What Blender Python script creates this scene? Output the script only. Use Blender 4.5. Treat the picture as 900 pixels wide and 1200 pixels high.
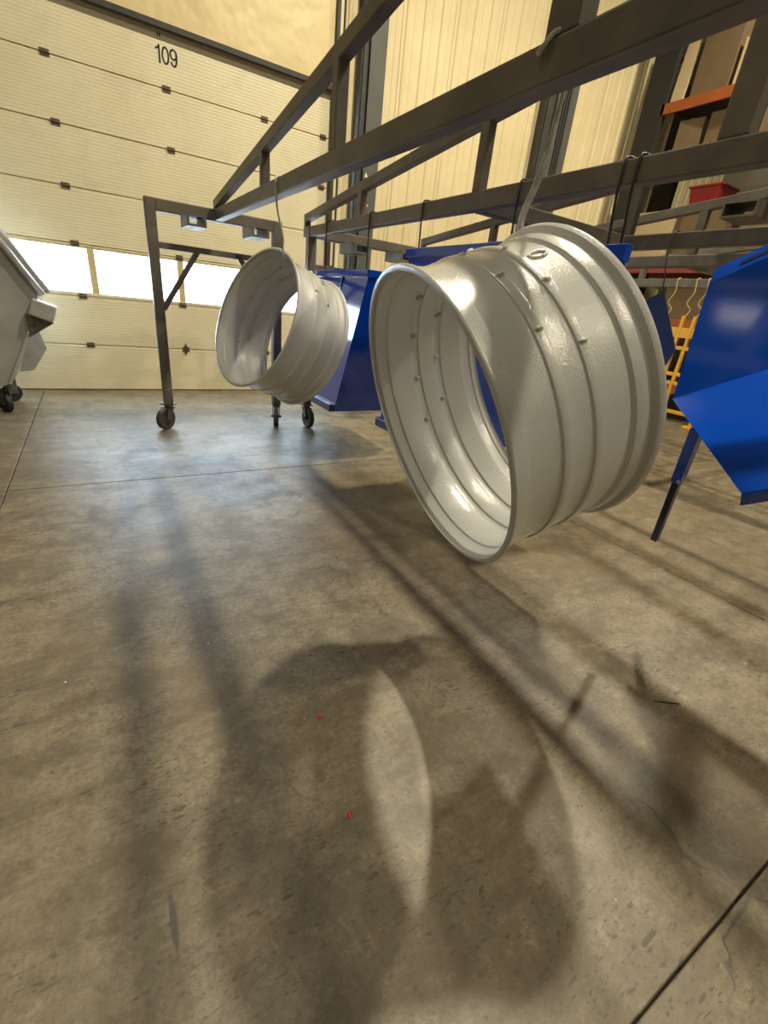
import bpy, bmesh, math, random
from mathutils import Vector, Matrix
random.seed(7)
S = bpy.context.scene
COL = S.collection
for o in list(bpy.data.objects):
    bpy.data.objects.remove(o)
V = Vector
PI = math.pi

# ------------------------------------------------------------------ camera
yaw, pitch, roll = math.radians(33.03744), math.radians(24.50839), math.radians(6.44591)
cf = V((math.sin(yaw) * math.cos(pitch), math.cos(yaw) * math.cos(pitch), -math.sin(pitch)))
cr = V((math.cos(yaw), -math.sin(yaw), 0))
cu = cr.cross(cf)
r2 = cr * math.cos(roll) + cu * math.sin(roll)
u2 = -cr * math.sin(roll) + cu * math.cos(roll)
cam = bpy.data.cameras.new('camera')
cam.sensor_fit = 'HORIZONTAL'
cam.sensor_width = 36.0
cam.lens = 525.6 / 900 * 36.0
cam.clip_start = 0.02
cam.clip_end = 200
camo = bpy.data.objects.new('camera', cam)
COL.objects.link(camo)
m = Matrix((r2, u2, -cf)).transposed().to_4x4()
m.translation = V((0, 0, 1.5))
camo.matrix_world = m
S.camera = camo

# ------------------------------------------------------------------ sky, lamps, exposure
S.view_settings.view_transform = 'Standard'
S.view_settings.look = 'None'
S.view_settings.gamma = 1
S.view_settings.use_curve_mapping = False
S.view_settings.exposure = 0.0
W = bpy.data.worlds.new('sky')
S.world = W
W.use_nodes = True
bg = W.node_tree.nodes['Background']
bg.inputs[0].default_value = (0.66, 0.82, 1.0, 1)
bg.inputs[1].default_value = 24.0


def area_lamp(loc, sx, sy, power, col):
    l = bpy.data.lights.new('high_bay_light', 'AREA')
    l.shape = 'RECTANGLE'
    l.size, l.size_y = sx, sy
    l.energy = power
    l.color = col
    o = bpy.data.objects.new('high_bay_light', l)
    o.location = loc
    COL.objects.link(o)
    return o


WARM = (1.0, 0.90, 0.68)
for lx, ly, pw, sx, sy in ((3.7, 3.2, 470, .22, .28), (8.45, 3.2, 400, .22, .28), (-1.05, 3.2, 100, .6, 1.2), (-5.8, 3.2, 7, .6, 1.2),
                           (3.7, -3.1, 270, .30, .42), (8.45, -3.1, 50, .30, .42), (-1.05, -3.1, 70, .6, 1.2), (-5.8, -3.1, 25, .6, 1.2),
                           (3.7, -9.4, 90, .6, 1.2), (-1.05, -9.4, 90, .6, 1.2)):
    area_lamp((lx, ly, 8.0), sx, sy, pw, WARM)


# ------------------------------------------------------------------ materials
def new_mat(name):
    mt = bpy.data.materials.new(name)
    mt.use_nodes = True
    nt = mt.node_tree
    b = nt.nodes['Principled BSDF']
    return mt, nt, b


def N(nt, t, **kw):
    n = nt.nodes.new(t)
    for k, v in kw.items():
        setattr(n, k, v)
    return n


def noise(nt, co, scale, detail=4, rough=.6, dist=0):
    n = N(nt, 'ShaderNodeTexNoise')
    n.inputs['Scale'].default_value = scale
    n.inputs['Detail'].default_value = detail
    n.inputs['Roughness'].default_value = rough
    n.inputs['Distortion'].default_value = dist
    nt.links.new(co, n.inputs['Vector'])
    return n.outputs['Fac']


def ramp(nt, src, stops):
    r = N(nt, 'ShaderNodeValToRGB')
    el = r.color_ramp.elements
    while len(el) < len(stops):
        el.new(0.5)
    for e, (p, c) in zip(el, stops):
        e.position = p
        e.color = c if len(c) == 4 else (*c, 1)
    nt.links.new(src, r.inputs[0])
    return r.outputs[0]


def mixc(nt, fac, a, b, mode='MIX'):
    mx = N(nt, 'ShaderNodeMix', data_type='RGBA', blend_type=mode)
    for i, s in ((0, fac), (6, a), (7, b)):
        if isinstance(s, (int, float)):
            mx.inputs[i].default_value = s
        elif isinstance(s, tuple):
            mx.inputs[i].default_value = (*s, 1)
        else:
            nt.links.new(s, mx.inputs[i])
    return mx.outputs[2]


def coords(nt, scale=None, rot=None, kind='Object'):
    tc = N(nt, 'ShaderNodeTexCoord')
    o = tc.outputs[kind]
    if scale or rot:
        mp = N(nt, 'ShaderNodeMapping')
        if scale:
            mp.inputs['Scale'].default_value = scale
        if rot:
            mp.inputs['Rotation'].default_value = rot
        nt.links.new(o, mp.inputs['Vector'])
        o = mp.outputs[0]
    return o


def bump(nt, b, h, strength, dist=.01):
    bp = N(nt, 'ShaderNodeBump')
    bp.inputs['Strength'].default_value = strength
    bp.inputs['Distance'].default_value = dist
    nt.links.new(h, bp.inputs['Height'])
    nt.links.new(bp.outputs[0], b.inputs['Normal'])
    nt.links.new(bp.outputs[0], b.inputs['Coat Normal'])


def simple(name, c1, c2=None, scale=8, rough=.5, metal=0, spec=.5, bumpy=0, bscale=200, coat=0, stretch=None, bdist=.002):
    mt, nt, b = new_mat(name)
    co = coords(nt, stretch)
    c2 = c2 or tuple(x * .8 for x in c1)
    f = noise(nt, co, scale, 5)
    nt.links.new(ramp(nt, f, [(.35, c2), (.65, c1)]), b.inputs['Base Color'])
    b.inputs['Roughness'].default_value = rough
    b.inputs['Metallic'].default_value = metal
    b.inputs['Specular IOR Level'].default_value = spec
    b.inputs['Coat Weight'].default_value = coat
    b.inputs['Coat Roughness'].default_value = .08
    if bumpy:
        bump(nt, b, noise(nt, coords(nt), bscale, 2), bumpy, bdist)
    return mt


M = {}
M['wheel'] = simple('pale_grey_gloss_paint', (.58, .585, .56), (.55, .555, .53), 3, rough=.35, bumpy=1.0, bscale=150, coat=1.0, bdist=.0015)
M['rack'] = simple('brown_grey_rack_paint', (.165, .138, .108), (.105, .094, .077), 5, rough=.45, bumpy=.25, bscale=90, spec=.4)
M['rack_pale'] = simple('pale_worn_rack_paint', (.16, .14, .115), (.11, .097, .08), 6, rough=.5, spec=.4)
M['blue'] = simple('blue_gloss_paint', (.002, .072, .56), (.002, .065, .50), 2, rough=.10, coat=.6, bumpy=.03, bscale=40)
M['navy'] = simple('navy_gloss_paint', (.006, .018, .085), (.004, .012, .06), 3, rough=.25, coat=.3)
M['dullblue'] = simple('dusty_blue_paint', (.07, .11, .28), (.04, .07, .20), 3, rough=.3)
M['wire'] = simple('dark_steel_wire', (.07, .068, .062), (.04, .038, .035), 20, rough=.45, metal=.5)
M['wire_paint'] = simple('paint_coated_wire', (.55, .54, .49), (.34, .32, .27), 40, rough=.4, bumpy=.6, bscale=150)
M['wire_blue'] = simple('blue_coated_wire', (.02, .05, .18), (.09, .07, .055), 5, rough=.4)
M['wire_yellow'] = simple('pale_yellow_wire', (.62, .52, .22), (.45, .38, .17), 20, rough=.5)
M['yellow'] = simple('yellow_paint', (.80, .42, .012), (.68, .34, .01), 6, rough=.35)
M['rubber'] = simple('black_rubber', (.022, .021, .020), (.012, .012, .012), 30, rough=.7)
M['tyre'] = simple('grey_polyurethane', (.085, .078, .066), (.05, .046, .04), 30, rough=.6)
M['galv'] = simple('caster_steel', (.20, .19, .17), (.10, .095, .085), 20, rough=.4, metal=.6)
M['binsteel'] = simple('light_grey_bin_paint', (.40, .40, .38), (.31, .31, .30), 2.5, rough=.28, coat=.3)
M['silver'] = simple('bright_steel', (.62, .62, .62), (.5, .5, .5), 10, rough=.28, metal=.5)
M['darksteel'] = simple('dark_column_paint', (.050, .048, .042), (.036, .036, .034), 3, rough=.6)
M['litsteel'] = simple('lit_column_grey', (.105, .107, .092), (.085, .087, .075), 2, rough=.55)  # paler column colour, with the light on the flange put into it
M['orange'] = simple('orange_beam_paint', (.34, .085, .014), (.27, .066, .011), 4, rough=.45)
M['redbeam'] = simple('faded_red_beam_paint', (.30, .06, .05), (.22, .045, .04), 4, rough=.5)
M['redplastic'] = simple('red_plastic', (.26, .010, .010), (.21, .008, .008), 4, rough=.4)
M['card'] = simple('cardboard', (.15, .10, .048), (.12, .08, .038), 3, rough=.8)
M['card2'] = simple('pale_cardboard', (.50, .38, .22), (.43, .33, .19), 3, rough=.8)
M['wood'] = simple('pallet_wood', (.36, .26, .15), (.26, .18, .10), 5, rough=.8, stretch=(1, 1, 8))
M['black'] = simple('black_print', (.012, .012, .012), rough=.6)
M['seal'] = simple('black_seal_rubber', (.045, .042, .036), (.03, .028, .025), 10, rough=.6)
M['red'] = simple('sign_red', (.70, .03, .02), (.62, .025, .02), rough=.4)
M['white'] = simple('sign_white', (.85, .85, .82), rough=.4)
M['hinge'] = simple('rusty_zinc_hinge', (.16, .12, .08), (.09, .06, .04), 60, rough=.6, metal=.3)
M['vinyl'] = simple('yellowed_vinyl_insulation', (.78, .64, .34), (.70, .56, .28), 1.2, rough=.45, bumpy=.5, bscale=3, bdist=.05)
M['plain_wall'] = simple('dim_wall', (.28, .25, .19), (.22, .20, .15), .6, rough=.7)
M['ceiling'] = simple('grey_ceiling_liner', (.34, .33, .30), (.28, .27, .25), .6, rough=.8)
M['asphalt'] = simple('pale_yard_concrete', (.55, .54, .52), (.47, .46, .44), 2, rough=.9)  # even pale grey concrete
M['mullion'] = simple('tan_window_frame', (.72, .56, .30), (.62, .47, .24), 8, rough=.5)
M['stick'] = simple('dark_twig', (.03, .024, .018), rough=.8)


def wall_mat():
    mt, nt, b = new_mat('cream_ribbed_liner')
    co = coords(nt)
    f = noise(nt, co, 1.3, 5)
    base = ramp(nt, f, [(.3, (.72, .60, .35)), (.7, (.82, .70, .43))])
    st = noise(nt, coords(nt, (9, 1, .5)), 1.0, 6, .7)
    col = mixc(nt, ramp(nt, st, [(.58, (0, 0, 0)), (.78, (.3, .3, .3))]), base, (.50, .40, .22))
    sp = noise(nt, co, 26, 2)
    col = mixc(nt, ramp(nt, sp, [(.72, (0, 0, 0)), (.76, (.7, .7, .7))]), col, (.30, .22, .12))
    nt.links.new(col, b.inputs['Base Color'])
    b.inputs['Roughness'].default_value = .55
    return mt


M['wall'] = wall_mat()


def door_mat():
    mt, nt, b = new_mat('cream_door_skin')
    co = coords(nt)
    f = noise(nt, co, 1.2, 5)
    base = ramp(nt, f, [(.3, (.76, .68, .45)), (.7, (.84, .76, .53))])
    sm = noise(nt, coords(nt, (1, 1, 1.6)), 2.2, 6, .7, .6)
    base = mixc(nt, ramp(nt, sm, [(.52, (0, 0, 0)), (.72, (.35, .35, .35))]), base, (.56, .50, .34))
    nt.links.new(base, b.inputs['Base Color'])
    b.inputs['Roughness'].default_value = .5
    w = N(nt, 'ShaderNodeTexWave', wave_type='BANDS', bands_direction='Z')
    w.inputs['Scale'].default_value = 9.0
    w.inputs['Distortion'].default_value = .15
    nt.links.new(co, w.inputs['Vector'])
    bump(nt, b, w.outputs['Fac'], .35, .004)
    return mt


M['door'] = door_mat()


def floor_mat():
    mt, nt, b = new_mat('worn_concrete')
    co = coords(nt)
    big = noise(nt, co, .55, 6, .62, .4)
    med = noise(nt, co, 2.6, 7, .68, .5)
    fine = noise(nt, co, 55, 5, .75)
    base = ramp(nt, big, [(.30, (0.159, 0.124, 0.071)), (.50, (0.25, 0.205, 0.133)), (.70, (0.34, 0.287, 0.195))])
    base = mixc(nt, ramp(nt, med, [(.36, (0.9, 0.9, 0.9)), (.50, (0, 0, 0))]), base, (0.112, 0.086, 0.047))
    base = mixc(nt, ramp(nt, med, [(.60, (0, 0, 0)), (.74, (0.6, 0.6, 0.6))]), base, (0.447, 0.373, 0.242))
    base = mixc(nt, ramp(nt, fine, [(.40, (0.8, 0.8, 0.8)), (.54, (0, 0, 0))]), base, (0.153, 0.128, 0.084))
    sm = noise(nt, coords(nt, (1.0, 3.2, 1), (0, 0, .35)), 1.9, 9, .75, .2)
    base = mixc(nt, ramp(nt, sm, [(.40, (0.75, 0.75, 0.75)), (.53, (0, 0, 0))]), base, (0.123, 0.094, 0.052))
    bl = noise(nt, co, 9.0, 9, .8, .1)
    base = mixc(nt, ramp(nt, bl, [(.38, (0.75, 0.75, 0.75)), (.50, (0, 0, 0))]), base, (0.1, 0.076, 0.042))
    base = mixc(nt, ramp(nt, bl, [(.55, (0, 0, 0)), (.68, (0.45, 0.45, 0.45))]), base, (0.424, 0.357, 0.236))
    # short dark scuffs, several directions
    for rot, sc, th in ((.5, (16, 60, 1), .67), (-.9, (22, 74, 1), .665), (1.4, (10, 90, 1), .68), (2.3, (60, 90, 1), .67), (.1, (8, 24, 1), .69)):
        s = noise(nt, coords(nt, sc, (0, 0, rot)), 1.0, 3, .55)
        gate = noise(nt, co, 1.6, 3)
        g = N(nt, 'ShaderNodeMath', operation='MULTIPLY')
        nt.links.new(ramp(nt, s, [(th - .035, (0, 0, 0)), (th, (1, 1, 1))]), g.inputs[0])
        nt.links.new(ramp(nt, gate, [(.40, (0, 0, 0)), (.60, (.9, .9, .9))]), g.inputs[1])
        base = mixc(nt, g.outputs[0], base, (.050, .038, .024))
    # round specks
    vo = N(nt, 'ShaderNodeTexVoronoi')
    vo.inputs['Scale'].default_value = 17
    nt.links.new(co, vo.inputs['Vector'])
    base = mixc(nt, ramp(nt, vo.outputs['Distance'], [(.05, (0.7, 0.7, 0.7)), (.12, (0, 0, 0))]), base, (0.05, 0.044, 0.036))
    vo2 = N(nt, 'ShaderNodeTexVoronoi')
    vo2.inputs['Scale'].default_value = 5.3
    nt.links.new(co, vo2.inputs['Vector'])
    base = mixc(nt, ramp(nt, vo2.outputs['Distance'], [(.015, (0.8, 0.8, 0.8)), (.035, (0, 0, 0))]), base, (0.62, 0.6, 0.54))
    ru = noise(nt, co, .9, 8, .72, .2)
    base = mixc(nt, ramp(nt, ru, [(.50, (0, 0, 0)), (.66, (0.55, 0.55, 0.55))]), base, (0.17, 0.117, 0.058))
    # one long oily drip
    dv = N(nt, 'ShaderNodeVectorMath', operation='SUBTRACT')
    nt.links.new(co, dv.inputs[0])
    dv.inputs[1].default_value = (-.03, .725, 0)
    dm = N(nt, 'ShaderNodeVectorMath', operation='MULTIPLY')
    nt.links.new(dv.outputs[0], dm.inputs[0])
    dm.inputs[1].default_value = (90, 11, 1)
    dl = N(nt, 'ShaderNodeVectorMath', operation='LENGTH')
    nt.links.new(dm.outputs[0], dl.inputs[0])
    base = mixc(nt, ramp(nt, dl.outputs['Value'], [(.55, (0.8, 0.8, 0.8)), (1.0, (0, 0, 0))]), base, (0.05, 0.044, 0.034))
    # hairline cracks
    dn = N(nt, 'ShaderNodeTexNoise')
    dn.inputs['Scale'].default_value = 5
    nt.links.new(co, dn.inputs['Vector'])
    add = N(nt, 'ShaderNodeVectorMath', operation='MULTIPLY_ADD')
    nt.links.new(dn.outputs['Color'], add.inputs[0])
    add.inputs[1].default_value = (.35, .35, 0)
    nt.links.new(co, add.inputs[2])
    vc = N(nt, 'ShaderNodeTexVoronoi', feature='DISTANCE_TO_EDGE')
    vc.inputs['Scale'].default_value = 1.5
    nt.links.new(add.outputs[0], vc.inputs['Vector'])
    ck = N(nt, 'ShaderNodeMath', operation='MULTIPLY')
    nt.links.new(ramp(nt, vc.outputs['Distance'], [(.004, (1, 1, 1)), (.010, (0, 0, 0))]), ck.inputs[0])
    nt.links.new(ramp(nt, noise(nt, co, 1.1, 3), [(.50, (0, 0, 0)), (.62, (0.8, 0.8, 0.8))]), ck.inputs[1])
    base = mixc(nt, ck.outputs[0], base, (0.05, 0.044, 0.034))
    nt.links.new(base, b.inputs['Base Color'])
    nt.links.new(ramp(nt, med, [(.3, (0.52, 0.52, 0.52)), (.7, (0.34, 0.34, 0.34))]), b.inputs['Roughness'])
    b.inputs['Specular IOR Level'].default_value = .75
    hh = N(nt, 'ShaderNodeMath', operation='ADD')
    nt.links.new(fine, hh.inputs[0])
    nt.links.new(med, hh.inputs[1])
    bump(nt, b, hh.outputs[0], .30, .006)
    return mt


M['floor'] = floor_mat()


def glass_mat():
    mt = bpy.data.materials.new('window_pane')
    mt.use_nodes = True
    nt = mt.node_tree
    nt.nodes.clear()
    out = N(nt, 'ShaderNodeOutputMaterial')
    tr = N(nt, 'ShaderNodeBsdfTransparent')
    tr.inputs[0].default_value = (.93, .96, .97, 1)
    gl = N(nt, 'ShaderNodeBsdfGlossy')
    gl.inputs['Roughness'].default_value = .03
    mx = N(nt, 'ShaderNodeMixShader')
    mx.inputs[0].default_value = .06
    nt.links.new(tr.outputs[0], mx.inputs[1])
    nt.links.new(gl.outputs[0], mx.inputs[2])
    nt.links.new(mx.outputs[0], out.inputs[0])
    return mt


M['glass'] = glass_mat()


# ------------------------------------------------------------------ mesh helpers
def link(name, bm, mat, parent=None, smooth=False, bevel=0, loc=None):
    me = bpy.data.meshes.new(name)
    bmesh.ops.recalc_face_normals(bm, faces=bm.faces)
    bm.to_mesh(me)
    bm.free()
    me.materials.append(M[mat] if isinstance(mat, str) else mat)
    if smooth:
        for p in me.polygons:
            p.use_smooth = True
    o = bpy.data.objects.new(name, me)
    COL.objects.link(o)
    if parent:
        o.parent = parent
    if loc:
        o.location = loc
    if bevel:
        bv = o.modifiers.new('bevel', 'BEVEL')
        bv.width = bevel
        bv.segments = 2
        bv.limit_method = 'ANGLE'
    return o


def B():
    return bmesh.new()


def box(bm, x0, x1, y0, y1, z0, z1):
    vs = [bm.verts.new((x, y, z)) for z in (z0, z1) for y in (y0, y1) for x in (x0, x1)]
    for f in ((0, 1, 3, 2), (4, 6, 7, 5), (0, 4, 5, 1), (2, 3, 7, 6), (0, 2, 6, 4), (1, 5, 7, 3)):
        bm.faces.new([vs[i] for i in f])
    return bm


def bar(bm, p, q, w, h, up=(0, 0, 1)):
    """square tube from p to q, w across, h along 'up'"""
    p, q = V(p), V(q)
    d = (q - p).normalized()
    up = V(up)
    if abs(d.dot(up)) > .98:
        up = V((0, 1, 0))
    s = d.cross(up).normalized()
    t = s.cross(d).normalized()
    vs = []
    for c in (p, q):
        for a, b_ in ((-1, -1), (1, -1), (1, 1), (-1, 1)):
            vs.append(bm.verts.new(c + s * (a * w / 2) + t * (b_ * h / 2)))
    bm.faces.new(vs[0:4])
    bm.faces.new(vs[4:8])
    for i in range(4):
        j = (i + 1) % 4
        bm.faces.new((vs[i], vs[j], vs[4 + j], vs[4 + i]))
    return bm


def tube(bm, pts, rad, n=10):
    pts = [V(p) for p in pts]
    rads = rad if isinstance(rad, (list, tuple)) else [rad] * len(pts)
    rings = []
    prev = None
    for i, p in enumerate(pts):
        a = pts[max(i - 1, 0)]
        c = pts[min(i + 1, len(pts) - 1)]
        d = (c - a).normalized()
        if prev is None:
            s = d.orthogonal().normalized()
        else:
            s = (prev - d * prev.dot(d)).normalized()
        prev = s
        t = d.cross(s)
        rings.append([bm.verts.new(p + (s * math.cos(k * 2 * PI / n) + t * math.sin(k * 2 * PI / n)) * rads[i]) for k in range(n)])
    for a, c in zip(rings, rings[1:]):
        for k in range(n):
            bm.faces.new((a[k], a[(k + 1) % n], c[(k + 1) % n], c[k]))
    bm.faces.new(rings[0])
    bm.faces.new(rings[-1])
    return bm


def curve_pts(ctrl, n=8):
    """Catmull-Rom through control points"""
    c = [V(p) for p in ctrl]
    c = [c[0] * 2 - c[1]] + c + [c[-1] * 2 - c[-2]]
    out = []
    for i in range(1, len(c) - 2):
        for k in range(n):
            t = k / n
            a, b_, d, e = c[i - 1], c[i], c[i + 1], c[i + 2]
            out.append(.5 * ((2 * b_) + (d - a) * t + (2 * a - 5 * b_ + 4 * d - e) * t * t + (3 * b_ - a - 3 * d + e) * t ** 3))
    out.append(c[-2])
    return out


def sheet(bm, pts, th):
    """flat polygon given thickness th along its normal (centred)"""
    pts = [V(p) for p in pts]
    nrm = V((0, 0, 0))
    for i in range(len(pts)):
        a, b_ = pts[i], pts[(i + 1) % len(pts)]
        nrm += a.cross(b_)
    nrm.normalize()
    f = [bm.verts.new(p + nrm * th / 2) for p in pts]
    k = [bm.verts.new(p - nrm * th / 2) for p in pts]
    bm.faces.new(f)
    bm.faces.new(k[::-1])
    for i in range(len(pts)):
        j = (i + 1) % len(pts)
        bm.faces.new((f[i], k[i], k[j], f[j]))
    return bm


def empty(name, loc=(0, 0, 0)):
    o = bpy.data.objects.new(name, None)
    o.location = loc
    o.empty_display_size = .1
    COL.objects.link(o)
    return o


def tag(o, label=None, cat=None, group=None, kind=None):
    if label:
        o['label'] = label
    if cat:
        o['category'] = cat
    if group:
        o['group'] = group
    if kind:
        o['kind'] = kind
    return o


def struct(name, bm, mat, **k):
    o = link(name, bm, mat, **k)
    o['kind'] = 'structure'
    return o


def dup(src, parent=None):
    c = src.copy()
    COL.objects.link(c)
    if parent:
        c.parent = parent
    return c


# ------------------------------------------------------------------ the building
DY = 7.68           # inner face of the door wall
fl_root = struct('floor', box(B(), -9, 14, -13, DY + .3, -.20, -.02), 'floor')
xs = [-9, -4.72, -.72, 3.28, 7.28, 11.28, 14]
ys = [-13, -7.9, -3.95, .02, 3.945, DY + .05]
for i in range(len(xs) - 1):
    for j in range(len(ys) - 1):
        g = .004
        bm = box(B(), xs[i] + g, xs[i + 1] - g, ys[j] + g, ys[j + 1] - g, -.03, 0)
        link('floor_slab', bm, 'floor', fl_root, bevel=.003)

# yard outside the door
struct('trim_1', box(B(), -30, 40, DY + .25, 60, -.3, -.1), 'asphalt')

# door wall: ribbed liner panels right of the door, vinyl above it
WT = 9.0
wb = struct('wall_back', box(B(), 3.42, 14, DY + .06, DY + .25, 0, WT), 'plain_wall')


def rib_panel(x0, x1, z0, z1, yf):
    """trapezoid ribs every 0.305 m, standing 32 mm proud of the sheet"""
    prof = []
    x = x0
    pitch = .305
    while x < x1 - .01:
        e = min(x + pitch, x1)
        seg = [(x, 0), (x + .045, 0), (x + .065, .022), (x + .105, .022), (x + .125, 0), (x + .195, 0), (x + .20, .006), (x + .222, .006), (x + .227, 0)]
        prof += [(min(a, e), b_) for a, b_ in seg]
        x = e
    prof.append((x1, 0))
    bm = B()
    f0 = [bm.verts.new((a, yf - b_, z0)) for a, b_ in prof]
    f1 = [bm.verts.new((a, yf - b_, z1)) for a, b_ in prof]
    k0 = [bm.verts.new((a, yf + .03, z0)) for a, b_ in prof]
    k1 = [bm.verts.new((a, yf + .03, z1)) for a, b_ in prof]
    for i in range(len(prof) - 1):
        if prof[i + 1][0] - prof[i][0] < 1e-5 and abs(prof[i + 1][1] - prof[i][1]) < 1e-5:
            continue
        bm.faces.new((f0[i], f0[i + 1], f1[i + 1], f1[i]))
        bm.faces.new((k0[i], k1[i], k1[i + 1], k0[i + 1]))
    bmesh.ops.remove_doubles(bm, verts=bm.verts, dist=1e-5)
    return bm


x = 3.47
while x < 13.9:
    e = min(x + .915, 13.95)
    link('wall_panel', rib_panel(x, e - .006, .0, WT, DY + .03), 'wall', wb)
    x = e
# left of and above the door
DX0, DX1, DZ = -4.0, 3.31, 4.15
struct('wall_back_header', box(B(), -9, 3.42, DY - .06, DY + .25, DZ + .07, WT), 'vinyl')
struct('wall_back_left', box(B(), -9, DX0, DY + .02, DY + .25, 0, DZ + .07), 'plain_wall')
struct('wall_left', box(B(), -9.2, -9, -13, DY + .25, 0, WT), 'plain_wall')
struct('wall_right', box(B(), 13.95, 14.15, -13, DY + .06, 0, WT), 'plain_wall')
struct('wall_front', box(B(), -9.2, 14.15, -13.2, -13, 0, WT), 'plain_wall')
struct('ceiling', box(B(), -9.2, 14.15, -13.2, DY + .25, WT, WT + .2), 'ceiling')

# black header seal, jamb trims and track beside the door
tr = struct('trim_2', box(B(), -9, 3.30, DY - .10, DY - .03, DZ + .02, DZ + .075), 'seal')
tr = struct('trim_3', box(B(), 3.30, 3.345, DY - .13, DY, 0, WT), 'seal')
link('door_track', box(B(), 3.355, 3.40, DY - .10, DY, 0, WT), 'wall', tr)
link('door_track', box(B(), 3.405, 3.425, DY - .12, DY, 0, WT), 'darksteel', tr)
link('jamb_bracket', box(B(), 3.30, 3.36, DY - .19, DY - .13, 2.52, 2.62), 'darksteel', tr)
link('jamb_bracket', box(B(), 3.30, 3.36, DY - .19, DY - .13, 1.92, 2.00), 'darksteel', tr)

# steel columns standing against the wall
def column(n, x0, x1, y0, light=True):
    r = struct('trim_%d' % n, box(B(), x0 + .02, x0 + .04 + .1 * (x1 - x0), y0 + .03, DY, 0, WT), 'darksteel')
    link('flange', box(B(), x0 + .30 * (x1 - x0), x1, y0, y0 + .025, 0, WT), 'litsteel' if light else 'darksteel', r)  # flange coloured as lit, against the dark web
    link('web', box(B(), x0, x0 + .30 * (x1 - x0), y0 + .06, y0 + .09, 0, WT), 'darksteel', r)
    link('side_plate', box(B(), x1 - .03, x1 - .005, y0 + .025, DY, 0, WT), 'darksteel', r)
    return r


column(4, 3.66, 4.02, DY - .24)
column(5, 7.30, 7.98, DY - .24, True)
for k, xx in enumerate((7.64, 7.70, 7.76)):
    link('conduit', box(B(), xx, xx + .03, DY - .275, DY - .24, 0, WT), 'darksteel', bpy.data.objects['trim_5'])

# sectional door
door = empty('door_1', (0, DY, 0))
door['kind'] = 'structure'
SH = .607


def door_part(name, bm, mat, parent=door, **k):
    o = link(name, bm, mat, parent, **k)
    return o


for k in range(7):
    z0 = k * SH + .006
    z1 = (k + 1) * SH - .004 if k < 6 else DZ + .06
    if k == 2:
        continue
    bm = box(B(), DX0, DX1, 0, .05, z0, z1 - .012)
    # rolled top edge of the section
    box(bm, DX0, DX1, .006, .044, z1 - .012, z1)
    # tongue that overlaps behind the section above
    box(bm, DX0, DX1 + .03, .030, .048, z1 - .02, z1 + .03)
    door_part('door_panel', bm, 'door', bevel=.004)
zw0, zw1 = 2 * SH, 3 * SH
# glazed section: rails, mullions and panes
door_part('window_rail', box(B(), DX0, DX1, 0, .05, zw0 + .004, zw0 + .045), 'door', bevel=.004)
door_part('window_rail', box(box(B(), DX0, DX1, 0, .05, zw1 - .045, zw1 - .004), DX0, DX1, .03, .048, zw1 - .02, zw1 + .03), 'door', bevel=.004)
door_part('rail_edge', box(B(), DX0, DX1, -.006, .0, zw1 - .030, zw1 - .012), 'mullion')
mull = [DX0 + .03]
xx = .055 - 3 * 1.07
while xx < DX1:
    mull.append(xx)
    xx += 1.07
mull.append(DX1 - .03)
for i, mx_ in enumerate(mull):
    door_part('window_mullion', box(B(), mx_ - .042, mx_ + .042, 0, .05, zw0 + .045, zw1 - .045), 'mullion', bevel=.004)
    if i < len(mull) - 1:
        a, b_ = mx_ + .042, mull[i + 1] - .042
        if b_ - a > .1:
            pn = door_part('window_pane', box(B(), a, b_, .022, .028, zw0 + .045, zw1 - .045), 'glass')
            l = bpy.data.lights.new('window_portal', 'AREA')
            l.shape = 'RECTANGLE'
            l.size, l.size_y = b_ - a, zw1 - zw0 - .09
            l.cycles.is_portal = True
            po = bpy.data.objects.new('window_portal', l)
            po.location = ((a + b_) / 2, DY + .04, (zw0 + zw1) / 2)
            po.rotation_euler = (-PI / 2, 0, 0)
            COL.objects.link(po)
# hinges on the section joints
hb = B()
box(hb, -.045, .045, -.012, 0, -.03, .03)
tube(hb, [(-.045, -.014, 0), (.045, -.014, 0)], .010, 8)
h0 = None
for hx in (-3.75, -2.53, -1.31, -.10, 1.12, 2.34, 3.20):
    for k in range(1, 7):
        if h0 is None:
            h0 = link('hinge', hb, 'hinge', door)
            h = h0
        else:
            h = dup(h0, door)
        h.location = (hx, 0, k * SH)
# slide latch on the lowest joint
bm = sheet(B(), [(1.115 - .035, -.010, SH), (1.115, -.010, SH + .085), (1.115 + .035, -.010, SH), (1.115, -.010, SH - .085)], .014)
box(bm, 1.10, 1.13, -.03, -.01, SH - .03, SH + .03)
door_part('latch', bm, 'hinge')
door_part('bottom_seal', box(B(), DX0, DX1, -.005, .05, .0, .012), 'seal')
# painted bay number, with the two strokes cut by the header seal
def stroke(bm, pts, w):
    pts = [V(p) for p in pts]
    L_, R2 = [], []
    for k, p in enumerate(pts):
        d = (pts[min(k + 1, len(pts) - 1)] - pts[max(k - 1, 0)]).normalized()
        n_ = V((-d.y, d.x)) * w / 2
        L_.append(p + n_)
        R2.append(p - n_)
    for k in range(len(pts) - 1):
        q = [L_[k], L_[k + 1], R2[k + 1], R2[k]]
        sheet(bm, [(c.x, -.0015, c.y) for c in q], .002)


def arc(cx, cy, rx, ry, a0, a1, n=20):
    return [(cx + rx * math.cos(math.radians(a0 + (a1 - a0) * k / n)), cy + ry * math.sin(math.radians(a0 + (a1 - a0) * k / n))) for k in range(n + 1)]


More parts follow.
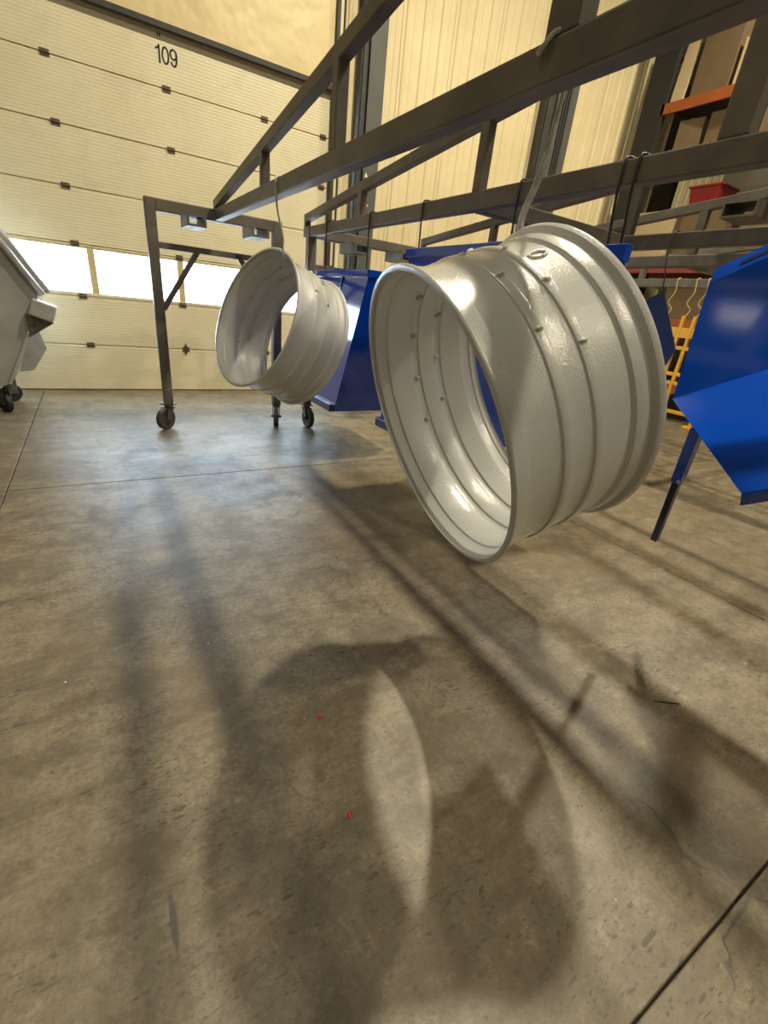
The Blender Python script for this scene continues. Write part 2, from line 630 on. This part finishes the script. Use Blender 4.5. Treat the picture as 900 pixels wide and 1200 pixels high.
num = B()
stroke(num, [(.055, 0), (.055, .172)], .020)
stroke(num, [(.060, .164), (.040, .142), (.014, .128)], .018)
stroke(num, arc(.122, .086, .033, .076, 0, 360), .020)
stroke(num, arc(.212, .118, .034, .045, 0, 360), .020)
stroke(num, arc(.212, .086, .034, .076, -150, 30), .020)
nb = door_part('door_number', num, 'black')
nb.location = (1.015, 0, 3.872)
nb['label'] = 'black painted digits 109'
for dx in (1.06, 1.085):
    door_part('number_stroke', box(B(), dx, dx + .012, -.003, 0, 4.115, 4.15), 'black')


# ------------------------------------------------------------------ paint racks
Y_END, Y_MID = 5.5, 1.19


def caster(parent, loc, ang):
    """swivel caster: plate, fork, axle, tyre"""
    c = link('caster', box(B(), -.06, .06, -.06, .06, .265, .28), 'galv', parent, loc=loc)
    c.rotation_euler = (0, 0, ang)
    bm = B()
    tube(bm, [(0, 0, .235), (0, 0, .265)], .045, 16)
    box(bm, -.07, .045, -.045, .045, .226, .240)
    sheet(bm, [(.03, .041, .235), (-.065, .041, .235), (-.085, .041, .10), (-.035, .041, .10)], .008)
    sheet(bm, [(.03, -.041, .235), (-.065, -.041, .235), (-.085, -.041, .10), (-.035, -.041, .10)], .008)
    link('fork', bm, 'galv', c)
    bm = B()
    prof = [(.03, .022), (.07, .022), (.08, .028), (.112, .03), (.12, .022), (.12, -.022), (.112, -.03), (.08, -.028), (.07, -.022), (.03, -.022)]
    n = 32
    rings = [[bm.verts.new((-.06 + r * math.cos(2 * PI * k / n), y, .12 + r * math.sin(2 * PI * k / n))) for k in range(n)] for r, y in prof]
    for i in range(len(rings)):
        a, b_ = rings[i], rings[(i + 1) % len(rings)]
        for k in range(n):
            bm.faces.new((a[k], a[(k + 1) % n], b_[(k + 1) % n], b_[k]))
    link('wheel', bm, 'tyre', c)
    bm = B()
    tube(bm, [(-.06, -.065, .12), (-.06, .065, .12)], .014, 8)
    tube(bm, [(-.06, -.028, .12), (-.06, .028, .12)], .034, 16)
    link('axle', bm, 'galv', c)
    return c


def end_frame(root, xl, xr, y, side, angs, mat='rack', pockets=()):
    zt = 2.20
    T = .095
    for x_, a in ((xl, angs[0]), (xr, angs[1])):
        link('leg', box(B(), x_ - T / 2, x_ + T / 2, y - T / 2, y + T / 2, .28, zt - (0 if side else 0)), mat, root, bevel=.008)
        caster(root, (x_, y, 0), a)
    link('transom', box(B(), xl + T / 2, xr - T / 2, y - T / 2, y + T / 2, zt - .105, zt - .001), mat, root, bevel=.008)
    link('cross_brace', box(B(), xl + T / 2, xr - T / 2, y - .025, y + .025, 1.79, 1.845), mat, root, bevel=.004)
    for x_, s in ((xl, 1), (xr, -1)):
        link('diagonal_brace', bar(B(), (x_ + s * .04, y, 1.24), (x_ + s * .40, y, 1.80), .05, .05, (0, 1, 0)), mat, root, bevel=.004)
    for px in pockets:
        bm = B()
        w, h, t = .085, .050, .020
        y0, y1 = y - side * .34, y + side * .04
        y0, y1 = min(y0, y1), max(y0, y1)
        zc = zt - .105 - h - .001
        box(bm, px - w, px + w, y0, y1, zc + h - t, zc + h)
        box(bm, px - w, px + w, y0, y1, zc - h, zc - h + t)
        box(bm, px - w, px - w + t, y0, y1, zc - h + t, zc + h - t)
        box(bm, px + w - t, px + w, y0, y1, zc - h + t, zc + h - t)
        link('fork_pocket', bm, mat, root)


def truss(root, x, z_end, slope, posts, mat='rack', w=.075):
    ya, yb = Y_END + .03, 2 * Y_MID - Y_END - .03
    link('rail', box(B(), x - w / 2, x + w / 2, yb, ya, 2.10, 2.20), mat, root, bevel=.008)
    zm = z_end + slope * (ya - Y_MID)
    for y in (ya, yb):
        link('upper_chord', bar(B(), (x, y, z_end), (x, Y_MID, zm), w * .85, .075), mat, root, bevel=.006)
        s = 1 if y > 0 else -1
        link('end_stub', box(B(), x - .03, x + .03, min(y, y - s * .05), max(y, y - s * .05), 2.20, z_end + .03), mat, root)
    for d, pw in posts:
        for s in ((1, -1) if d > .01 else (1,)):
            y = Y_MID + s * d
            zt = zm - slope * d
            link('post', box(B(), x - w * .42, x + w * .42, y - pw / 2, y + pw / 2, 2.20, zt - .02), mat, root, bevel=.006)


# near rack that carries the two wheels
r1 = tag(empty('paint_rack', (1.19, Y_MID, 0)), 'single-rail brown-grey steel hanging rack on casters carrying both wheel rims', 'rack', 'hanging racks on casters')
kids_before = set(bpy.data.objects)


def settle(root, before):
    """give parts built in world space the right offset under their root"""
    for o in set(bpy.data.objects) - before:
        if o.parent == root:
            o.location = o.location - root.location


end_frame(r1, .575, 1.80, Y_END, 1, (.72, 1.245), pockets=(.93, 1.53))
end_frame(r1, .575, 1.80, 2 * Y_MID - Y_END, -1, (.3, 1.2), pockets=(.93, 1.53))
truss(r1, 1.19, 2.245, .118, [(0, .115), (1.47, .075), (2.72, .06)])
settle(r1, kids_before)

r2_ = tag(empty('paint_rack', (2.93, Y_MID, 0)), 'wide twin-rail hanging rack on casters with blue hoppers, behind the wheel rims', 'rack', 'hanging racks on casters')
kids_before = set(bpy.data.objects)
end_frame(r2_, 2.15, 3.72, 5.38, 1, (1.245 + .42, 2.2), pockets=(2.60, 3.21))
end_frame(r2_, 2.15, 3.72, 2 * Y_MID - 5.38, -1, (.7, 2.2), pockets=(2.60, 3.21))
truss(r2_, 2.15, 2.285, .10, [(0, .11), (1.45, .07), (3.03, .07)])
truss(r2_, 3.72, 2.285, .10, [(0, .11), (1.45, .07), (3.03, .07)], mat='rack_pale')
link('cross_beam', box(B(), 2.19, 3.68, 2.62, 2.70, 2.10, 2.20), 'rack', r2_, bevel=.006)
link('cross_beam', box(B(), 2.19, 3.68, -.32, -.24, 2.10, 2.20), 'rack', r2_, bevel=.006)
settle(r2_, kids_before)

r3_ = tag(empty('paint_rack', (5.6, Y_MID, 0)), 'farthest hanging rack with the yellow ladder frame hooked on it', 'rack', 'hanging racks on casters')
kids_before = set(bpy.data.objects)
end_frame(r3_, 4.70, 6.50, 5.38, 1, (.4, 1.2), mat='rack_pale', pockets=(5.2, 6.0))
end_frame(r3_, 4.70, 6.50, 2 * Y_MID - 5.38, -1, (.4, 1.2), mat='rack_pale', pockets=(5.2, 6.0))
truss(r3_, 4.70, 2.285, .10, [(0, .11), (1.45, .07), (3.03, .07)], mat='rack_pale')
truss(r3_, 6.50, 2.285, .10, [(0, .11), (1.45, .07), (3.03, .07)], mat='rack_pale')
bm = box(B(), 4.56, 4.90, 2.18, 2.44, 2.445, 2.46)
box(bm, 4.56, 4.90, 2.18, 2.44, 2.545, 2.56)
box(bm, 4.56, 4.90, 2.18, 2.195, 2.46, 2.545)
box(bm, 4.56, 4.90, 2.425, 2.44, 2.46, 2.545)
link('fork_pocket', bm, 'rack_pale', r3_)
link('cross_beam', box(B(), 4.74, 6.46, 2.62, 2.70, 2.10, 2.20), 'rack_pale', r3_, bevel=.006)
settle(r3_, kids_before)


# ------------------------------------------------------------------ wheel rims
WR, WW, TH = .522, .503, .009
PROF = [(0, .965), (0, .985), (.004, .995), (.014, 1.0), (.024, .998), (.031, .988), (.036, .975), (.044, .969), (.118, .960),
        (.124, .958), (.134, .948), (.146, .945), (.335, .944), (.343, .946), (.351, .956), (.358, .959), (.402, .959), (.410, .956), (.420, .946), (.430, .943),
        (.545, .943), (.553, .945), (.561, .955), (.568, .958), (.608, .958), (.616, .955), (.626, .945), (.636, .942),
        (.780, .940), (.804, .934), (.816, .934), (.828, .944), (.836, .953), (.846, .956), (.905, .960), (.912, .960), (.918, .952), (.928, .950), (.936, .953), (.942, .964), (.947, .978), (.955, .990), (.970, .998), (.984, 1.0), (.996, .996), (1.0, .985), (1.0, .965)]


def rim(mid, az, ti, label):
    root = tag(empty('wheel_rim', mid), label, 'wheel rim', 'grey wheel rims hanging from the rack')
    a = V((math.cos(az) * math.cos(ti), math.sin(az) * math.cos(ti), math.sin(ti)))
    e1 = V((-math.sin(az), math.cos(az), 0))
    e2 = a.cross(e1)
    root.rotation_euler = Matrix((e1, e2, a)).transposed().to_euler()
    # barrel: lathe about local z, outer skin then inner skin
    pts = [((s - .5) * WW, r * WR) for s, r in PROF]
    inner = [(max(-WW / 2 + .0, min(WW / 2, z)), r - TH) for z, r in pts[1:-1]][::-1]
    loop = pts + inner
    n = 160
    bm = B()
    rings = [[bm.verts.new((r * math.cos(2 * PI * k / n), r * math.sin(2 * PI * k / n), z)) for k in range(n)] for z, r in loop]
    for i in range(len(rings)):
        p, q = rings[i], rings[(i + 1) % len(rings)]
        for k in range(n):
            bm.faces.new((p[k], p[(k + 1) % n], q[(k + 1) % n], q[k]))
    rb_ = link('rim_barrel', bm, 'wheel', root, smooth=True)
    rb_.data.set_sharp_from_angle(angle=math.radians(24))
    # rounded lugs along the two ridges, showing outside and inside
    lb = B()
    bmesh.ops.create_cube(lb, size=1)
    bmesh.ops.scale(lb, vec=(.030, .016, .027), verts=lb.verts)
    bmesh.ops.bevel(lb, geom=lb.edges[:] + lb.verts[:], offset=.005, segments=2, affect='EDGES')
    l0 = None
    for s, off in ((.380, 3.8), (.588, 11.5)):
        for k in range(-1, 7):
            t = math.radians(off + k * 22.9)
            if l0 is None:
                l0 = link('ridge_lug', lb, 'wheel', root, smooth=True)
                o = l0
            else:
                o = dup(l0, root)
            rr = .944 * WR
            o.location = (rr * math.cos(t), rr * math.sin(t), (s - .5) * WW)
            o.rotation_euler = (0, 0, t)
    # oval valve boss beside the hook eye
    bm = B()
    t = math.radians(112)
    c = V((.943 * WR * math.cos(t), .943 * WR * math.sin(t), (.70 - .5) * WW))
    er, et, ez = V((math.cos(t), math.sin(t), 0)), V((-math.sin(t), math.cos(t), 0)), V((0, 0, 1))
    ring = [c + er * .001 + et * (.016 * math.cos(k * PI / 8)) + ez * (.028 * math.sin(k * PI / 8)) for k in range(16)]
    tube(bm, ring + [ring[0]], .0045, 8)
    link('valve_boss', bm, 'wheel', root, smooth=True)
    return root, a


rimA, axA = rim((1.195, 1.222, 1.214), -.1699, .3498, 'large pale grey steel wheel rim hanging nearest, filling the middle')
rimB, axB = rim((1.246, 3.722, 1.236), .2599, -.3426, 'pale grey steel wheel rim hanging farther off, near the door')

# ------------------------------------------------------------------ wire hooks
def hook(name, ctrl, rad, mat, label, n=8, n2=8):
    o = link(name, tube(B(), curve_pts(ctrl, n2), rad, n), mat, None, smooth=True)
    tag(o, label, 'hook', 'wire hooks on the racks')
    return o


hk = link('wire_hook', tube(B(), curve_pts([(1.143, 1.245, 2.172), (1.143, 1.222, 2.188), (1.150, 1.203, 2.206), (1.170, 1.192, 2.211), (1.225, 1.192, 2.210), (1.238, 1.205, 2.16), (1.240, 1.222, 2.04)], 10), .0065, 8), 'wire_paint', None, smooth=True)
tag(hk, 'pale paint-coated wire hook holding the nearest wheel rim', 'hook', 'wire hooks on the racks')
bm = tube(B(), curve_pts([(1.240, 1.222, 2.05), (1.242, 1.232, 1.97), (1.250, 1.262, 1.89), (1.262, 1.305, 1.815), (1.264, 1.300, 1.76), (1.262, 1.285, 1.705)], 8), [.0065 + .0045 * min(1, k / 16) - (.004 if k > 34 else 0) for k in range(41)], 8)
link('paint_coated_shank', bm, 'wire_paint', hk, smooth=True)
hook('wire_hook', [(1.238, 3.62, 2.12), (1.236, 3.60, 2.18), (1.215, 3.57, 2.210), (1.165, 3.54, 2.210), (1.143, 3.52, 2.18), (1.143, 3.51, 2.11), (1.150, 3.49, 2.00), (1.175, 3.46, 1.87), (1.190, 3.50, 1.79), (1.195, 3.51, 1.735)], .0065, 'wire_paint', 'thin bent wire hook holding the far wheel rim')


def rail_hook(x, y, zb, label, mat='wire', dy=0, rad=.006, dx=0, w=.0375):
    hook('wire_hook', [(x + w + .006, y + .01, 2.12), (x + w + .006, y, 2.18), (x + w - .01, y, 2.209), (x - w + .01, y, 2.209), (x - w - .007, y, 2.18), (x - w - .007, y, 2.08), (x - w - .007 + dx * .5, y + dy * .5, (2.08 + zb) / 2), (x - w - .007 + dx, y + dy, zb)], rad, mat, label)


# ------------------------------------------------------------------ blue hoppers
def hopper(name, y_far, y_near, zt, zb, label, xf=2.10, depth=.62, group='blue hoppers on the wide rack'):
    """open-topped tapered sheet hopper hung by its rim; y_near side slopes inward towards the bottom"""
    xb = xf + depth
    yn_b = y_near + .30
    root = tag(empty(name, (xf + depth / 2, (y_far + y_near) / 2, zb)), label, 'hopper', group)
    L = root.location
    t = .005

    def S_(nm, pts, th=t, mat='blue'):
        return link(nm, sheet(B(), [V(p) - L for p in pts], th), mat, root)
    xo = xf - .12   # the front leans out towards the foot
    S_('front_panel', [(xf, y_far, zt - .06), (xf, y_near, zt - .06), (xo, yn_b, zb), (xo, y_far, zb)])
    S_('side_panel', [(xf, y_near, zt - .06), (xb, y_near, zt - .06), (xb, yn_b, zb), (xo, yn_b, zb)])
    S_('side_panel', [(xf, y_far, zt - .06), (xo, y_far, zb), (xb, y_far, zb), (xb, y_far, zt - .06)])
    S_('rear_panel', [(xb, y_far, zt - .06), (xb, yn_b, zb), (xb, y_near, zt - .06)][:0] or [(xb, y_far, zt - .06), (xb, y_far, zb), (xb, yn_b, zb), (xb, y_near, zt - .06)])
    S_('base_panel', [(xo, y_far, zb), (xo, yn_b, zb), (xb, yn_b, zb), (xb, y_far, zb)])
    bm = B()
    for a, b_ in (((xf, y_far), (xf, y_near)), ((xb, y_far), (xb, y_near))):
        bar(bm, V((a[0], a[1] + .03, zt - .03)) - L, V((b_[0], b_[1] - .03, zt - .03)) - L, .05, .06)
    for y in (y_far, y_near):
        bar(bm, V((xf + .025, y, zt - .03)) - L, V((xb - .025, y, zt - .03)) - L, .05, .06)
    link('rim_flange', bm, 'blue', root, bevel=.006)
    bm = B()
    ym = y_near + .50
    bar(bm, V((xf - .012, ym, zt - .06)) - L, V((xf - .03, ym + .22, zt - .72)) - L, .02, .012, (1, 0, 0))
    link('stiffener', bm, 'blue', root)
    bm = B()
    bar(bm, V((xo - .025, y_far, zb + .03)) - L, V((xo - .025, yn_b + .005, zb + .03)) - L, .05, .07)
    link('foot_lip', bm, 'dullblue', root, bevel=.006)
    return root


hopper('blue_hopper', 5.0, 3.90, 1.775, .47, 'glossy blue hopper hanging between the two wheel rims')
rail_hook(2.15, 4.87, 1.775, 'dark wire hook at the door end of the hopper between the rims', dx=.005)
rail_hook(2.15, 3.97, 1.775, 'dark wire hook at the near end of the hopper between the rims', dx=.005)
hopper('blue_hopper', 3.27, 2.17, 1.91, .58, 'glossy blue hopper hanging behind the nearest wheel rim')
rail_hook(2.15, 3.18, 1.91, 'dark wire hook at the door end of the hopper behind the nearest rim', dx=.005)
rail_hook(2.15, 2.24, 1.91, 'dark wire hook just behind the painted hook of the nearest rim', dx=.005)

# narrow folded panel whose corner shows past the nearest rim
rt = tag(empty('blue_tray', (2.15, 1.80, 1.1)), 'narrow blue sheet-metal tray whose top corner peeps above the nearest wheel rim', 'tray')
link('panel_sheet', box(B(), -.004, .004, -.30, .30, 0, .70), 'blue', rt)
link('top_flange', box(B(), -.02, .03, -.30, .31, .70, .775), 'blue', rt, bevel=.008)
rail_hook(2.15, 1.54, 1.876, 'dark wire hook beside the top right of the nearest rim', 'wire', dy=0, dx=.03)
rail_hook(2.15, 1.61, 1.876, 'slightly farther of the two close-set wire hooks above the nearest rim', 'wire', dx=.03)

# dusty blue plate on the far side rail
rt = tag(empty('blue_plate', (3.72, 2.1, 1.3)), 'dusty blue folded plate hanging right of the nearest wheel rim', 'panel')
link('plate_sheet', sheet(B(), [(0, .215, .455), (.0, .105, .52), (.0, -.13, .13), (.0, -.10, .01), (0, .215, -.25)], .006), 'dullblue', rt)
link('plate_return', sheet(B(), [(0, .215, .455), (0, .215, -.25), (.12, .30, -.25), (.12, .30, .455)], .006), 'dullblue', rt)
hook('wire_hook', [(3.763, 2.24, 2.13), (3.76, 2.24, 2.19), (3.74, 2.24, 2.209), (3.70, 2.24, 2.209), (3.675, 2.24, 2.18), (3.672, 2.24, 2.06), (3.70, 2.22, 1.90), (3.715, 2.205, 1.80)], .005, 'wire_blue', 'thin wire hook holding the dusty blue folded plate')

# big blue chute at the right edge: leaning back panel, seat panel, leg
P1 = V((2.20, 1.102, 1.252))
P0 = V((2.35, 1.200, 1.736))
P2 = V((1.75, .559, 1.062))
DV = V((.087, -.272, .175))
LEN = 2.3
rt = tag(empty('blue_chute', P1), 'big bent blue sheet-metal chute with a leg, hanging at the right edge', 'chute', None)


def C_(nm, pts, mat='blue', th=.005):
    return link(nm, sheet(B(), [V(p) - P1 for p in pts], th), mat, rt)


C_('back_panel', [P0, P1, P1 + DV * LEN, P0 + DV * LEN])
C_('seat_panel', [P1, P2, P2 + DV * LEN, P1 + DV * LEN])
fn = V((.05, .02, .065))
tf = C_('top_flange', [P0, P0 + DV * LEN, P0 + DV * LEN + fn, P0 + fn])
ln = V((.03, .0, -.045))
C_('front_lip', [P2, P2 + DV * LEN, P2 + DV * LEN + ln, P2 + ln])
s0 = P0 + fn * .35 + DV * .30 + V((-.003, .0005, .0025))
link('slot', sheet(B(), [V(p) - P1 for p in (s0, s0 + DV * .28, s0 + DV * .28 + fn * .25, s0 + fn * .25)], .003), 'navy', tf)
lt = V((2.05, .889, 1.150))
lb_ = V((2.30, .994, .566))
lm = lt.lerp(lb_, .36)
lg = link('leg', bar(B(), lm - P1, lb_ - P1, .030, .030, (0, 1, 0)), 'navy', rt, bevel=.003)
link('leg_socket', bar(B(), lt - P1 + V((0, 0, .03)), lm.lerp(lb_, .04) - P1, .042, .042, (0, 1, 0)), 'blue', rt, bevel=.003)
bm = tube(B(), [lm.lerp(lb_, .02) - P1 + V((-.03, -.02, 0)), lm.lerp(lb_, .02) - P1 + V((.03, .02, 0))], .008, 8)
link('leg_bolt', bm, 'silver', rt)
for q, nm in ((1.35, 'first'), (2.1, 'second')):
    e_ = P0 + fn * .5 + DV * q
    hook('wire_hook', [(2.193, e_.y, 2.13), (2.19, e_.y, 2.19), (2.17, e_.y, 2.209), (2.13, e_.y, 2.209), (2.107, e_.y, 2.18), (2.11, e_.y, 2.10), (2.11 + (e_.x - 2.11) * .5, e_.y, (2.1 + e_.z) / 2 - .05), tuple(e_)], .005, 'wire_blue', 'wire hook holding the %s end of the big blue chute' % ('door' if q < 1.5 else 'near'))

# ------------------------------------------------------------------ yellow ladder frame on the far rack
XY = 6.45
rt = tag(empty('yellow_frame', (XY, 3.3, .45)), 'yellow ladder-like steel frame hanging on the farthest rack', 'frame')


def Yb(nm, y0, y1, z0, z1, d=.04):
    return link(nm, box(B(), -d / 2, d / 2, y0 - 3.3, y1 - 3.3, z0 - .45, z1 - .45), 'yellow', rt, bevel=.004)


for y in (2.90, 3.31, 3.45, 3.69):
    Yb('upright', y - .02, y + .02, .45, 1.78)
Yb('crest_plate', 2.92, 3.67, 1.52, 1.64, .03)
for z in (1.40, 1.08, .97, .62):
    Yb('rung', 2.92, 3.67, z - .022, z + .022, .03)
Yb('foot', 2.85, 2.98, .45, .48, .10)
for y, nm in ((3.31, 'nearest end'), (3.45, 'middle'), (3.69, 'door end')):
    hook('wire_hook', [(6.54, y, 2.13), (6.54, y, 2.18), (6.52, y, 2.209), (6.48, y, 2.209), (6.456, y, 2.18), (6.45, y - .02, 2.05), (6.44, y + .02, 1.93), (6.47, y - .03, 1.85), (6.45, y, 1.76)], .007, 'wire_yellow', 'pale yellow wire hook at the %s of the yellow frame' % nm)

# ------------------------------------------------------------------ grey bin by the door
GB = V((-1.4, 6.3, 0))
rt = tag(empty('grey_bin', GB), 'light grey steel dumping bin on casters at the left edge by the door', 'bin')
poly = [(-.47, 1.27), (-.95, 2.12), (-2.5, 2.12), (-2.5, .40), (-1.10, .25), (-.88, .33), (-.64, .86)]


def G_(nm, bm, mat='binsteel', **k):
    o = link(nm, bm, mat, rt, **k)
    o.location = -GB
    return o


def side(y):
    return sheet(B(), [V((a, y, z)) for a, z in poly], .008)


G_('side_panel', side(6.30))
G_('side_panel', side(7.10))
for (a, b_) in zip(poly[2:], poly[3:] + poly[:1]):
    G_('shell_panel', sheet(B(), [(a[0], 6.3, a[1]), (b_[0], 6.3, b_[1]), (b_[0], 7.1, b_[1]), (a[0], 7.1, a[1])], .008))
G_('rim_tube', tube(B(), [(-2.5, 6.27, 2.12), (-.95, 6.27, 2.12), (-.44, 6.27, 1.24)], .032, 10), 'silver', smooth=True)
G_('rim_tube', tube(B(), [(-2.5, 7.13, 2.12), (-.95, 7.13, 2.12), (-.44, 7.13, 1.24)], .032, 10), 'silver', smooth=True)
G_('edge_flange', bar(B(), (-.62, 6.27, .86), (-.88, 6.27, .33), .05, .03), 'binsteel', bevel=.005)
lug = G_('lip_socket', bar(B(), (-.56, 6.24, 1.13), (-.36, 6.24, 1.06), .12, .17, (0, 0, 1)), 'silver', bevel=.015)
G_('gusset', sheet(B(), [(-.62, 6.26, 1.05), (-.38, 6.26, .98), (-.62, 6.26, .82)], .05), 'galv')
G_('rear_plate', sheet(B(), [(-.62, 7.0, .95), (-.55, 7.0, .62), (-.72, 7.0, .36), (-.86, 7.0, .34)], .02), 'silver')
G_('handle_bracket', box(B(), -1.05, -.93, 6.22, 6.30, .60, .67), 'galv', bevel=.008)
for cx, cy, an in ((-.98, 6.42, 2.2), (-.98, 6.98, .4), (-2.3, 6.42, 1.), (-2.3, 6.98, .2)):
    bm = B()
    prof = [(.02, .03), (.085, .032), (.1, .022), (.1, -.022), (.085, -.032), (.02, -.03)]
    n = 24
    rings = [[bm.verts.new((r * math.cos(2 * PI * k / n), y, .1 + r * math.sin(2 * PI * k / n))) for k in range(n)] for r, y in prof]
    for i in range(len(rings)):
        a, b_ = rings[i], rings[(i + 1) % len(rings)]
        for k in range(n):
            bm.faces.new((a[k], a[(k + 1) % n], b_[(k + 1) % n], b_[k]))
    c = link('caster', bm, 'rubber', rt)
    c.location = V((cx, cy, 0)) - GB
    c.rotation_euler = (0, 0, an)
    f = link('fork', box(box(B(), -.05, .05, -.045, -.037, .09, .27), -.05, .05, .037, .045, .09, .27), 'galv', c)

# ------------------------------------------------------------------ pallet racking on the right
RX = 9.6
rt = tag(empty('pallet_racking', (RX, 3.5, 0)), 'tall pallet racking with orange and red beams at the right', 'shelving')


def R_(nm, x0, x1, y0, y1, z0, z1, mat, bev=.006):
    return link(nm, box(B(), x0 - RX, x1 - RX, y0 - 3.5, y1 - 3.5, z0, z1), mat, rt, bevel=bev)


for y in (6.86, 3.4, -.1):
    for xx in (RX, RX + 1.05):
        R_('upright', xx, xx + .10, y - (.06 if y > 6 else 0), y + .42 if y > 6 else y + .11, 0, 7.6, 'rubber')
    for z in (.6, 2.4, 4.2, 6.0):
        link('frame_brace', bar(B(), (.1, y + .05 - 3.5, z), (1.05, y + .05 - 3.5, z + .8), .04, .04), 'darksteel', rt)
levels = [(5.30, 'orange'), (4.50, 'orange'), (2.68, 'redbeam'), (1.72, 'orange'), (.55, 'redbeam')]
for z, c in levels:
    for y0, y1 in ((3.51, 6.86), (.01, 3.40)):
        R_('shelf_beam', RX, RX + .05, y0, y1, z - .04, z + .13, c)
        R_('shelf_beam', RX + 1.08, RX + 1.13, y0, y1, z, z + .13, c)
        R_('shelf_deck', RX + .05, RX + 1.08, y0, y1, z + .09, z + .13, 'darksteel')


def carton(loc, sx, sy, sz, mat, label, rot=0, flaps=True):
    t = tag(empty('cardboard_box', loc), label, 'box', 'boxes on the racking')
    t.rotation_euler = (0, 0, rot)
    link('carton_body', box(B(), -sx / 2, sx / 2, -sy / 2, sy / 2, 0, sz), mat, t, bevel=.006)
    link('top_flap', box(B(), -sx / 2, -.003, -sy / 2, sy / 2, sz, sz + .008), mat, t)
    link('top_flap', box(B(), .003, sx / 2, -sy / 2, sy / 2, sz, sz + .008), mat, t)
    link('packing_tape', box(B(), -sx / 2 - .002, sx / 2 + .002, -.03, .03, sz + .008, sz + .011), 'card2', t)
    return t


Z1, Z2, Z3, Z4 = 5.432, 4.632, 2.812, 1.852
carton((RX + .5, 6.10, Z1), .9, .62, .95, 'card', 'tall brown carton on the top orange beam level')
carton((RX + .45, 5.50, Z1), .8, .42, .60, 'card2', 'pale carton beside the tall brown carton on the top level')
carton((RX + .5, 4.7, Z1), .8, .8, .7, 'card', 'wide brown carton farthest right on the top racking level')
carton((RX + .5, 6.30, Z2), .8, .42, .48, 'card', 'small brown carton under the top orange beam next to the column', .15)
carton((RX + .55, 5.65, Z2), .8, .6, .52, 'card', 'brown carton on the second racking level, left of the rack post')
carton((RX + .5, 4.6, Z2), .8, .9, .50, 'card', 'broad brown carton on the second racking level right of the rack post')
for y, hgt, mt_, nm in ((6.40, .9, 'card2', 'pale carton standing on the red beam level near the column'), (4.4, .8, 'card', 'brown carton on the red beam level behind the rack rails'), (3.0, .8, 'card', 'brown carton on the red beam level at the right edge')):
    carton((RX + .5, y, Z3), .8, .8, hgt, mt_, nm)
carton((RX + .5, 5.2, Z4), .8, 1.0, .6, 'card', 'brown carton on the low orange beam behind the yellow frame')
# leaning pale board at the top level
bd = tag(link('board', sheet(B(), [(0, -.10, 0), (0, .12, 0), (.12, .12, 1.3), (.12, -.10, 1.3)], .05), 'card2'), 'pale upright board leaning on the top racking level by the column', 'board')
bd.location = (RX + .05, 6.62, Z1 + .003)
# red storage bin
rb = tag(empty('red_bin', (RX + .35, 5.75, Z3 + .0)), 'red plastic storage bin seen under the middle rack rail', 'bin')
bm = B()
rb.location = (RX + .35, 5.58, 3.738)
rb.scale = (.8, .75, .9)
sheet(bm, [(-.3, -.30, 0), (.3, -.30, 0), (.3, .30, 0), (-.3, .30, 0)], .01)
for a, b_, c, d in (((-.3, -.3), (.3, -.3), (.36, -.36), (-.36, -.36)), ((.3, -.3), (.3, .3), (.36, .36), (.36, -.36)), ((.3, .3), (-.3, .3), (-.36, .36), (.36, .36)), ((-.3, .3), (-.3, -.3), (-.36, -.36), (-.36, .36))):
    sheet(bm, [(*a, 0), (*b_, 0), (*c, .34), (*d, .34)], .008)
link('tub', bm, 'redplastic', rb)
bm = B()
for p, q in (((-.38, -.38), (.38, -.38)), ((.38, -.38), (.38, .38)), ((.38, .38), (-.38, .38)), ((-.38, .38), (-.38, -.38))):
    bar(bm, (*p, .33), (*q, .33), .03, .03)
link('tub_rim', bm, 'redplastic', rb)
carton((RX + .5, 5.45, Z3), .8, .8, .905, 'card', 'brown carton carrying the red bin')

# fire sign on the column beside the door
sg = tag(empty('arrow_sign', (3.82, DY - .248, 2.95)), 'red sign with a white-edged down arrow on the grey column', 'sign')
link('sign_plate', box(B(), -.045, .045, -.002, .004, -.16, .38), 'litsteel', sg)


def arrow(g, y):
    return sheet(B(), [(x_, y, z_) for x_, z_ in ((-.028 - g, .10 + g), (.028 + g, .10 + g), (.028 + g, -.04), (.055 + g * 1.6, -.04 + g * .0), (0, -.135 - g * 1.8), (-.055 - g * 1.6, -.04), (-.028 - g, -.04))], .002)


link('arrow_edge', arrow(.012, -.004), 'white', sg)
link('arrow_fill', arrow(0, -.006), 'red', sg)
link('arrow_edge', sheet(B(), [(-.03, -.004, .30), (.03, -.004, .30), (0, -.004, .36)], .002), 'white', sg)

# ------------------------------------------------------------------ bits on the floor
for (x_, y_, a, nm) in ((.559, 1.155, .4, 'farther'), (.50, .763, 1.1, 'nearer')):
    ch = tag(link('red_chip', tube(B(), curve_pts([(-.009, 0, .003), (0, .004, .005), (.009, -.001, .003)], 4), .0035, 6), 'red'), 'tiny red scrap on the concrete floor, the %s one' % nm, 'scrap', 'red scraps on the floor')
    ch.location = (x_, y_, 0)
    ch.rotation_euler = (0, 0, a)
    ch.scale = (1.3, 1.3, 1)
tw = tag(link('twig', tube(B(), curve_pts([(-.05, .03, .004), (-.01, .0, .006), (.05, -.035, .004)], 5), [.002 + .002 * math.sin(PI * k / 10) for k in range(11)], 6), 'stick'), 'dark sliver lying on the floor below the blue chute', 'debris')
tw.location = (2.0, .56, 0)
